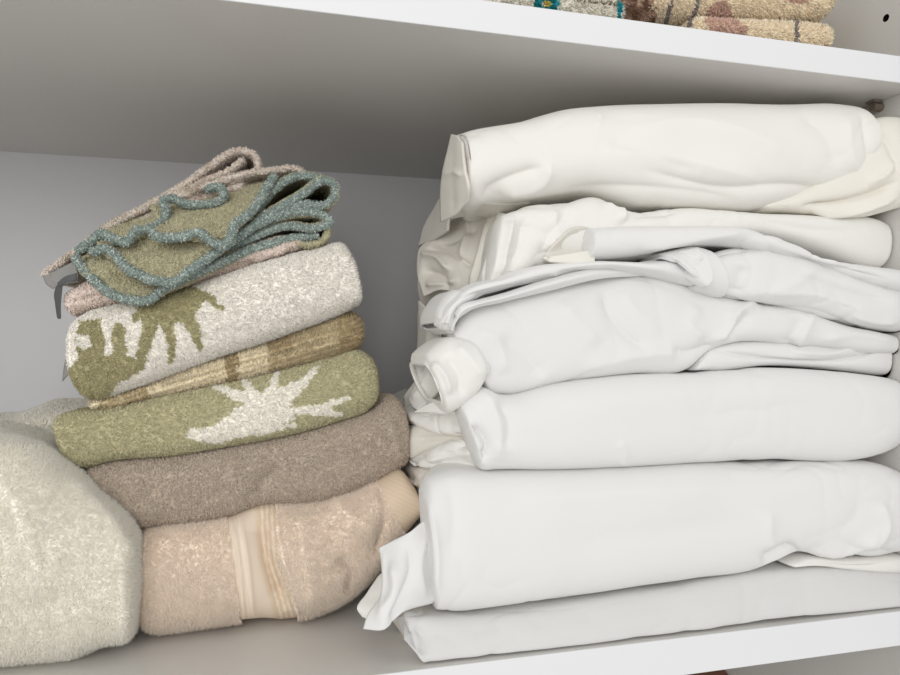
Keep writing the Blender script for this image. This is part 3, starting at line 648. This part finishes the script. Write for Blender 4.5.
# E: tan striped towel
def colE(p):
    px, py = proj(p); xx = px+snoise(p, 700, 3, 1)*3
    ribs = .90+.13*np.sin((py+px*.30)*1.25)
    base = np.where(((xx > 148) & (xx < 226))[:, None] | ((xx > 238) & (xx < 268))[:, None], cCRM, cTAN)
    base = np.where(((xx > 268) & (xx < 292) & (py < 352))[:, None] | ((xx > 226) & (xx < 238))[:, None] | ((xx > 338))[:, None], cBRN, base)
    base = np.where((xx < 100)[:, None], cCRM, base)
    return base*ribs[:, None]
TW('hand_towel', 'thin tan and gold striped towel squeezed between the two palm leaf towels', 'towel',
   dict(top=[(92, 399), (120, 391), (170, 373), (230, 352), (280, 336), (320, 323), (342, 314), (362, 315)], bot=[(94, 408), (104, 409), (160, 397), (220, 385), (280, 372), (330, 359), (350, 353), (365, 344)],
        Yc=YT+.002, r=.018, yback=.64, el=6, er=12, e=.85, seed=81, lsh=-4, lump=.0008, skr=-.2, skl=.1,
        strokes=[([(290, 352), (320, 346), (352, 334)], 2.5, 2), ([(140, 390), (240, 364), (330, 340)], 2.2, -1.6), ([(250, 352), (300, 336), (345, 322)], 2.2, -1.2)]),
   colE, dens=1.6, length=.0020, rad=.00036, rand=.22, lean=(.1, 0, .35), seed=9, blunt=.9, ymax=.57)
# F: white towel, green palm
def colF(p):
    px, py = proj(p); px = px+snoise(p, 900, 6, 1)*2.0; py = py+snoise(p, 900, 7, 1)*1.6
    m = inpoly(px, py, [(66, 372), (84, 352), (113, 354), (138, 359), (147, 360), (138, 373), (118, 382), (107, 398), (89, 402), (66, 395)])
    m |= inpoly(px, py, [(134, 312), (150, 300), (178, 290), (200, 288), (202, 302), (192, 318), (168, 326), (148, 324)])
    m |= inpoly(px, py, [(80, 322), (100, 320), (106, 356), (80, 362), (74, 340)]) & ~inpoly(px, py, [(76, 334), (88, 337), (91, 346), (82, 350), (74, 344)])
    for pts, a, b in (([(118, 330), (119, 355)], 7, 7), ([(151, 316), (146, 340), (140, 356)], 9, 5), ([(166, 322), (171, 345), (170, 361)], 7, 2.5),
                      ([(178, 305), (192, 328), (200, 349)], 11, 2.5), ([(186, 294), (206, 297), (222, 309)], 7, 2), ([(150, 305), (135, 318)], 6, 4)):
        m |= blade(px, py, pts, a, b)
    return np.where(m[:, None], cGREENF, cWHITE)
rF = TW('hand_towel', 'white terry towel with a green palm tree motif, top of the thick towels', 'towel',
   dict(top=[(68, 328), (80, 316), (110, 306), (160, 296), (220, 276), (280, 257), (320, 248), (342, 244), (354, 262)], bot=[(70, 378), (82, 396), (98, 399), (120, 391), (170, 373), (230, 352), (280, 336), (320, 323), (342, 315), (364, 303)],
        Yc=YT-.002, r=.026, yback=.65, el=6, er=4, e=.66, endp=2.6, seed=91, lump=.0014, nf=90, skr=-.2, skl=.1,
        strokes=[([(100, 360), (200, 330), (330, 285)], 18, 1.2)]),
   colF, dens=2.0, length=.0018, rad=.00038, rand=.3, lean=(.65, 0, -.15), seed=10, blunt=.85, ymax=.60)
def flat(name, grid, mk, root, t=.0006, **k):
    V, Q = patch(grid, **k); V, Q = thicken(V, Q, t); return raw_mesh(name, V, [Q], M[mk], None, root)
flat('care_tag', [[(66, 332, .462), (72, 338, .458)], [(68, 346, .464), (75, 350, .458)], [(64, 366, .468), (73, 366, .462)], [(62, 381, .470), (66, 376, .466)]], 'tag', rF, nu=16, nv=8)
# G: pinkish washcloth
def colG(p): return np.ones((len(p), 3))*cPINK
rG = TW('washcloth', 'pinkish beige washcloth between the teal edged cloths and the white palm towel', 'washcloth',
   dict(top=[(60, 296), (80, 284), (130, 276), (190, 262), (240, 247), (286, 236), (305, 240)], bot=[(68, 317), (80, 314), (110, 306), (160, 296), (220, 277), (280, 257), (306, 248)],
        Yc=YT-.006, r=.013, yback=.62, el=5, er=7, e=.9, seed=95, lump=.0012, noise=.0008, nfreq=40, skr=-.2, skl=.1,
        strokes=[([(64, 302), (90, 296), (140, 288)], 2, -2), ([(180, 284), (230, 268), (290, 250)], 3, -2), ([(250, 262), (275, 252), (288, 244)], 3, 2.5)]),
   colG, dens=1.3, length=.0016, rad=.0004, rand=.35, seed=12, lean=(.3, 0, 0), blunt=.9, ymax=.56)
# layered washcloths on top
def pile_slab(name, V, Q, root, colfn, t=.0028, **kw):
    V, Q = thicken(V, Q, t); return fuzzy(name, V, Q, colfn, root, **kw)
tuk = dict(dens=1.9, length=.0017, rad=.00034, rand=.5, blunt=.9, cvar=.16)
def hemtube(name, curve, root, rad=.0021, n=None, col=cTEAL, alt=cTEALL):
    k = len(curve)*26; c = cr(curve, k); p = P(c[:, 0], c[:, 1], c[:, 2]); p = p+np.stack([snoise(p, 250, 3+k, 1)]*3, -1)*.0006
    L = np.linalg.norm(np.diff(p, axis=0), axis=1).sum(); m = int(L/.0004); tt = np.linspace(0, 1, k)
    p = np.stack([np.interp(np.linspace(0, 1, m), tt, p[:, j]) for j in range(3)], 1)
    V, Q, cc = tubemesh(p, rad, 10, beads=.0021, cols=col, alt=alt)
    f = lambda q: np.ones((len(q), 3))*(col*.75+alt*.25)
    TV, q, t, tc, tn = tufts(V, Q, f, dens=2.4, length=.0014, rad=.00034, rand=.9, seed=k, blunt=.9)
    r = np.random.default_rng(k+999); sel = np.repeat(r.random(len(tc)//7) < .22, 7); tc[sel] = alt; tc[~sel] = col*.95
    return raw_mesh(name, np.concatenate([V, TV]), [Q, q+len(V), t+len(V)], M['terry'], np.concatenate([cc, tc]), root, nrm=np.concatenate([vnorm(V, Q), tn]))
def colW(p): return np.ones((len(p), 3))*cWG
def colBg(p):
    k = np.clip(snoise(p, 130, 8, 2)*1.6-.2, 0, 1)[:, None]; return cBGE2*(1-k)+A((178, 160, 140))*k
# H lower washcloth: bottom lobe and the lower loops on the right
rH = empty('washcloth', tuple(P(150, 299, .455).tolist()), 'lower green washcloth with teal stitched edge, its corner hanging over the palm towel', 'washcloth')
gH = [[(74, 258, .50), (110, 240, .51), (170, 215, .52), (220, 200, .53)], [(80, 268, .462), (105, 258, .465), (160, 240, .475), (235, 215, .48)],
      [(97, 283, .452), (125, 280, .455), (165, 268, .46), (235, 240, .465)], [(112, 295, .449), (140, 296, .448), (170, 285, .453), (240, 252, .46)], [(125, 298, .449), (148, 300, .447), (166, 290, .45), (245, 256, .46)]]
V, Q = patch(gH, nu=50, nv=70); pile_slab('folded_body', V, Q, rH, colW, seed=20, **tuk)
hemtube('stitched_edge', [(76, 256, .466), (82, 268, .458), (97, 284, .449), (114, 296, .446), (134, 300, .445), (149, 300, .445), (162, 290, .446), (200, 272, .452), (240, 254, .458), (285, 240, .460), (318, 236, .462)], rH)
c2 = [(228, 250, .462), (252, 238, .461), (290, 226, .46), (316, 228, .458), (330, 222, .457), (322, 214, .457), (300, 212, .458), (270, 220, .460), (235, 240, .462)]
V, Q, _ = ribbon(c2, .09, slide=(.0, 0, .002)); pile_slab('folded_layer', V, Q, rH, colW, seed=21, t=.0022, **tuk)
hemtube('stitched_edge', c2, rH, rad=.0020)
c3 = [(222, 262, .460), (255, 250, .459), (288, 243, .46), (315, 246, .459), (326, 240, .459), (330, 228, .459)]
V, Q, _ = ribbon(c3, .09); pile_slab('folded_layer', V, Q, rH, colW, seed=22, t=.0022, **tuk)
# H2 upper washcloth
rI = empty('washcloth', tuple(P(170, 275, .45).tolist()), 'upper green washcloth with wavy teal edge and looped folds at its right end', 'washcloth')
gI = [[(80, 246, .50), (115, 228, .50), (170, 205, .51), (255, 178, .52)], [(100, 248, .462), (130, 240, .468), (180, 222, .475), (262, 190, .48)],
      [(112, 256, .450), (145, 254, .452), (190, 240, .458), (252, 212, .465)], [(135, 270, .444), (160, 268, .445), (195, 254, .448), (240, 228, .458)], [(150, 279, .442), (172, 281, .440), (188, 270, .444), (234, 240, .455)]]
V, Q = patch(gI, nu=50, nv=80, strokes=[([(140, 245), (180, 240), (215, 238)], 5, 1.5)]); pile_slab('folded_body', V, Q, rI, colW, seed=23, **tuk)
hemtube('stitched_edge', [(92, 252, .456), (104, 249, .452), (122, 263, .445), (138, 274, .441), (156, 281, .438), (174, 282, .437), (188, 272, .439), (214, 254, .446), (236, 238, .452), (262, 222, .456), (290, 212, .458), (318, 207, .458)], rI)
# upper flap with wavy hem
gJ = [[(150, 200, .50), (185, 196, .50), (225, 184, .51), (268, 176, .51)], [(155, 212, .47), (190, 210, .475), (232, 198, .478), (262, 190, .48)],
      [(158, 226, .452), (190, 226, .452), (225, 220, .456), (256, 205, .46)], [(154, 236, .444), (180, 236, .444), (205, 238, .444), (230, 235, .448)]]
V, Q = patch(gJ, nu=44, nv=60, strokes=[([(170, 228), (200, 215), (240, 205)], 6, 1.5)]); pile_slab('upper_flap', V, Q, rI, colW, seed=24, **tuk)
hemtube('stitched_edge', [(150, 233, .444), (164, 238, .440), (182, 236, .439), (202, 233, .439), (213, 242, .438), (222, 246, .438), (232, 234, .441), (234, 226, .443), (246, 216, .449), (256, 206, .453), (262, 196, .457), (270, 182, .462), (276, 175, .466)], rI)
# left wavy hem
gK = [[(82, 244, .49), (110, 222, .50), (140, 208, .51), (165, 200, .52)], [(90, 244, .47), (115, 232, .478), (140, 222, .485), (163, 208, .495)], [(100, 242, .456), (124, 238, .456), (142, 233, .462), (162, 214, .475)]]
V, Q = patch(gK, nu=24, nv=44); pile_slab('folded_layer', V, Q, rI, colW, seed=25, **tuk)
hemtube('stitched_edge', [(78, 251, .468), (90, 243, .460), (102, 233, .456), (112, 238, .450), (126, 242, .448), (136, 231, .450), (152, 228, .452), (162, 222, .456), (166, 212, .460), (164, 200, .466), (172, 199, .468), (190, 204, .466), (206, 204, .464), (218, 202, .464), (224, 194, .466), (220, 188, .47), (206, 190, .48)], rI)
c4 = [(240, 238, .458), (262, 218, .458), (286, 204, .457), (306, 192, .457), (322, 181, .456), (333, 184, .456), (334, 196, .456), (326, 204, .456), (306, 204, .457), (285, 208, .458), (262, 221, .46), (240, 240, .461)]
V, Q, _ = ribbon(c4, .10, slide=(-.004, 0, .004)); pile_slab('folded_layer', V, Q, rI, colW, seed=26, t=.0022, **tuk)
hemtube('stitched_edge', c4, rI, rad=.0020)
c5 = [(244, 228, .462), (262, 204, .464), (276, 188, .466), (300, 176, .466), (316, 178, .464), (326, 182, .462)]
V, Q, _ = ribbon(c5, .09); pile_slab('folded_layer', V, Q, rI, colW, seed=27, t=.0022, **tuk)
hemtube('stitched_edge', c5, rI, rad=.0020)
# beige patterned cloth on top, curled
rK = empty('washcloth', tuple(P(150, 215, .48).tolist()), 'topmost beige patterned washcloth, its fold curling up above the teal edged cloths', 'washcloth')
c6 = [(44, 276, .482), (80, 250, .484), (112, 226, .486), (150, 206, .487), (190, 182, .488), (215, 164, .488), (236, 152, .488), (252, 155, .487), (256, 166, .487), (240, 176, .487), (218, 182, .487), (195, 192, .487), (170, 202, .486)]
V, Q, _ = ribbon(c6, .11, nu=160, slide=(.012, 0, -.006)); pile_slab('folded_body', V, Q, rK, colBg, seed=28, t=.0024, dens=1.5, length=.0017, rad=.0004, rand=.4, blunt=.9)
c7 = [(166, 204, .484), (200, 190, .484), (235, 178, .484), (270, 172, .484), (300, 172, .484), (306, 178, .483)]
V, Q, _ = ribbon(c7, .10, slide=(.004, 0, -.004)); pile_slab('folded_layer', V, Q, rK, colBg, seed=29, t=.0024, dens=1.5, length=.0017, rad=.0004, rand=.4, blunt=.9)
c8 = [(176, 196, .486), (205, 182, .486), (232, 170, .486), (244, 160, .487)]
V, Q, _ = ribbon(c8, .08, slide=(.004, 0, -.004)); pile_slab('folded_layer', V, Q, rK, colBg, seed=30, t=.0022, dens=1.5, length=.0017, rad=.0004, rand=.4, blunt=.9)
gL = [[(110, 228, .50), (150, 208, .50), (200, 190, .50), (250, 178, .50)], [(105, 236, .488), (135, 226, .484), (165, 212, .484), (240, 185, .486)]]
V, Q = patch(gL, nu=20, nv=50); pile_slab('folded_layer', V, Q, rK, colBg, seed=31, **tuk)
# tags at left of the washcloths
flat('care_tag', [[(43, 277, .478), (60, 268, .474), (76, 260, .47)], [(46, 284, .476), (62, 276, .471), (77, 270, .466)], [(53, 289, .474), (64, 285, .468), (78, 282, .462)]], 'tag', rK, nu=16, nv=16, strokes=[([(50, 276), (60, 284)], 3, .8)])
flat('care_tag', [[(56, 286, .466), (59, 284, .464), (62, 284, .462)], [(54, 294, .466), (58, 292, .463), (61, 293, .461)], [(55, 304, .466), (58, 304, .463), (60, 304, .461)], [(57, 318, .467), (59, 319, .464), (60, 318, .462)]], 'tagdark', rG, nu=24, nv=14)
flat('care_tag', [[(57, 283, .463), (64, 277, .460), (76, 273, .458)], [(60, 287, .462), (66, 282, .459), (76, 280, .457)]], 'tagdark', rH, nu=14, nv=14)

# ============================================================ UPPER SHELF TOWELS
ZS = ZU+.0185
def colU(p):
    k = snoise(p, 70, 77, 2); m = ((k > .30))[:, None]
    px, py = proj(p)
    c = np.where(m, A((214, 182, 166)), A((246, 232, 206)))
    st = ((px+ (py-20)*.3 > 664) & (px+(py-20)*.3 < 668)) | ((px+(py-20)*.3 > 690) & (px+(py-20)*.3 < 694)) | ((px > 794) & (px < 798) & (py > 20))
    return np.where(st[:, None], A((150, 140, 138)), c)
def top_towel(name, label, top, bot, zlo, colfn, Yc=.43, r=.018, tag_='towel', **k):
    kk = dict(Yc=Yc, r=r, yback=.64, el=8, er=8, e=.8, lump=.001, zmin=zlo, seed=99, ns=120); kk.update(k)
    return TW(name, label, tag_, dict(top=top, bot=bot, **kk), colfn, dens=1.3, length=.0024, rad=.00045, rand=.4, seed=33, blunt=.9, ymax=.5)
top_towel('hand_towel', 'lower cream and pink patterned towel at the right end of the upper shelf', [(690, 22), (740, 24), (800, 25), (832, 28)], [(690, 46), (740, 50), (800, 60), (832, 62)], ZS, colU, seed=101)
top_towel('hand_towel', 'upper cream and dusty pink patterned towel, resting on its match on the upper shelf', [(645, -28), (700, -32), (780, -30), (835, -22)], [(648, 18), (690, 22), (740, 24), (800, 25), (838, 22)], ZS, colU, Yc=.428, seed=102, er=12)
def colBr(p):
    k = np.clip(snoise(p, 300, 5, 2)*1.5+.3, 0, 1)[:, None]; return A((120, 92, 76))*(1-k)+A((188, 160, 140))*k
top_towel('hand_towel', 'mottled brown fluffy towel on the upper shelf beside the cream patterned one', [(612, -30), (630, -34), (650, -20)], [(618, 30), (636, 34), (660, 36)], ZS, colBr, Yc=.436, seed=103, r=.02)
def colTe(p):
    px, py = proj(p); c = np.ones((len(p), 3))*A((226, 222, 210))
    m = (np.abs(px-619) < 2.2); c[m] = A((40, 140, 150))
    for i in range(9):
        a = i*.698; m = (np.hypot(px-(546+9*math.cos(a)), (py-(4+6*math.sin(a)))*1.3) < 4.2); c[m] = A((30, 118, 124)) if i % 3 else A((60, 160, 170))
    m = np.hypot(px-547, (py-4)*1.3) < 4; c[m] = A((190, 170, 90))
    m = (np.abs(py+.0-(px-575)*.1-1) < 1.2) & (px > 575) & (px < 618); c[m] = A((150, 140, 125))
    return c
top_towel('hand_towel', 'white towel with teal flower motif and teal edge on the upper shelf', [(470, -22), (540, -14), (600, -2), (622, 4)], [(470, 20), (540, 24), (600, 30), (627, 32)], ZS, colTe, Yc=.424, seed=104, r=.014)
def colTe2(p): return np.ones((len(p), 3))*A((206, 196, 180))
top_towel('hand_towel', 'greyish beige towel lying on the teal flower towel on the upper shelf', [(480, -60), (540, -56), (600, -50), (622, -44)], [(480, -22), (540, -14), (600, -2), (624, 5)], ZS, colTe2, Yc=.426, seed=105, r=.016)
# reddish brown blanket in the compartment below
def colRd(p): return np.ones((len(p), 3))*A((150, 92, 72))
zb = ZL-.189+.0005
V, Q, T = loft(top=[(694, 680), (720, 671), (760, 667), (800, 668), (830, 678)], bot=[(694, 720), (720, 720), (760, 720), (800, 718), (832, 712)], Yc=.60, r=.03, yback=.69, el=20, er=20, seed=111)
V[:, 2] = np.maximum(V[:, 2]-max(0, V[:, 2].min()-zb), zb)
f = V[V[:, 1] < V[:, 1].min()+.05]; rr_ = empty('folded_blanket', (float(f[:, 0].mean()), float(f[:, 1].mean()), zb), 'reddish brown folded blanket barely showing in the compartment under the lower shelf', 'blanket')
raw_mesh('folded_body', V, [Q, T], mat('blanket_red_brown', (128, 88, 74), .95, .4, 500), None, rr_)

# ============================================================ CAMERA, LIGHT
cd = bpy.data.cameras.new('camera'); co = bpy.data.objects.new('camera', cd); C.objects.link(co); SC.camera = co
cd.sensor_width = 36; cd.lens = F/900*36; cd.clip_start = .01
from mathutils import Matrix
m3 = Matrix([[RT[i], UP[i], -FW[i]] for i in range(3)]); co.matrix_world = Matrix.Translation(CAM.tolist()) @ m3.to_4x4()
w = bpy.data.worlds.new('world'); SC.world = w; w.use_nodes = True
bg = w.node_tree.nodes['Background']; bg.inputs[1].default_value = .80
wn = w.node_tree.nodes; wl = w.node_tree.links
tc_ = wn.new('ShaderNodeTexCoord'); sx_ = wn.new('ShaderNodeSeparateXYZ'); mr_ = wn.new('ShaderNodeMapRange')
mr_.inputs['From Min'].default_value = -.7; mr_.inputs['From Max'].default_value = .6
wl.new(tc_.outputs['Generated'], sx_.inputs[0]); wl.new(sx_.outputs['Z'], mr_.inputs['Value'])
rp = wn.new('ShaderNodeMix'); rp.data_type = 'RGBA'; rp.inputs[6].default_value = (.92, .90, .88, 1); rp.inputs[7].default_value = (1, 1, .99, 1)
wl.new(mr_.outputs[0], rp.inputs['Factor']); wl.new(rp.outputs[2], bg.inputs[0])
def area(name, loc, target, sx, sy, power, col):
    ld = bpy.data.lights.new(name, 'AREA'); ld.shape = 'RECTANGLE'; ld.size = sx; ld.size_y = sy; ld.energy = power; ld.color = col
    o = bpy.data.objects.new(name, ld); C.objects.link(o); o.location = loc
    o.rotation_euler = (Vector(target)-Vector(loc)).to_track_quat('-Z', 'Y').to_euler(); return o
area('window_light', (-.5, -1.15, 1.75), (0.1, .45, 1.35), 1.0, 1.0, 12.5, (1, .985, .96))
SC.view_settings.view_transform = 'Standard'; SC.view_settings.look = 'None'; SC.view_settings.gamma = 1; SC.view_settings.exposure = 0.0
SC.view_settings.use_curve_mapping = False
SC.cycles.max_bounces = 16; SC.cycles.diffuse_bounces = 14
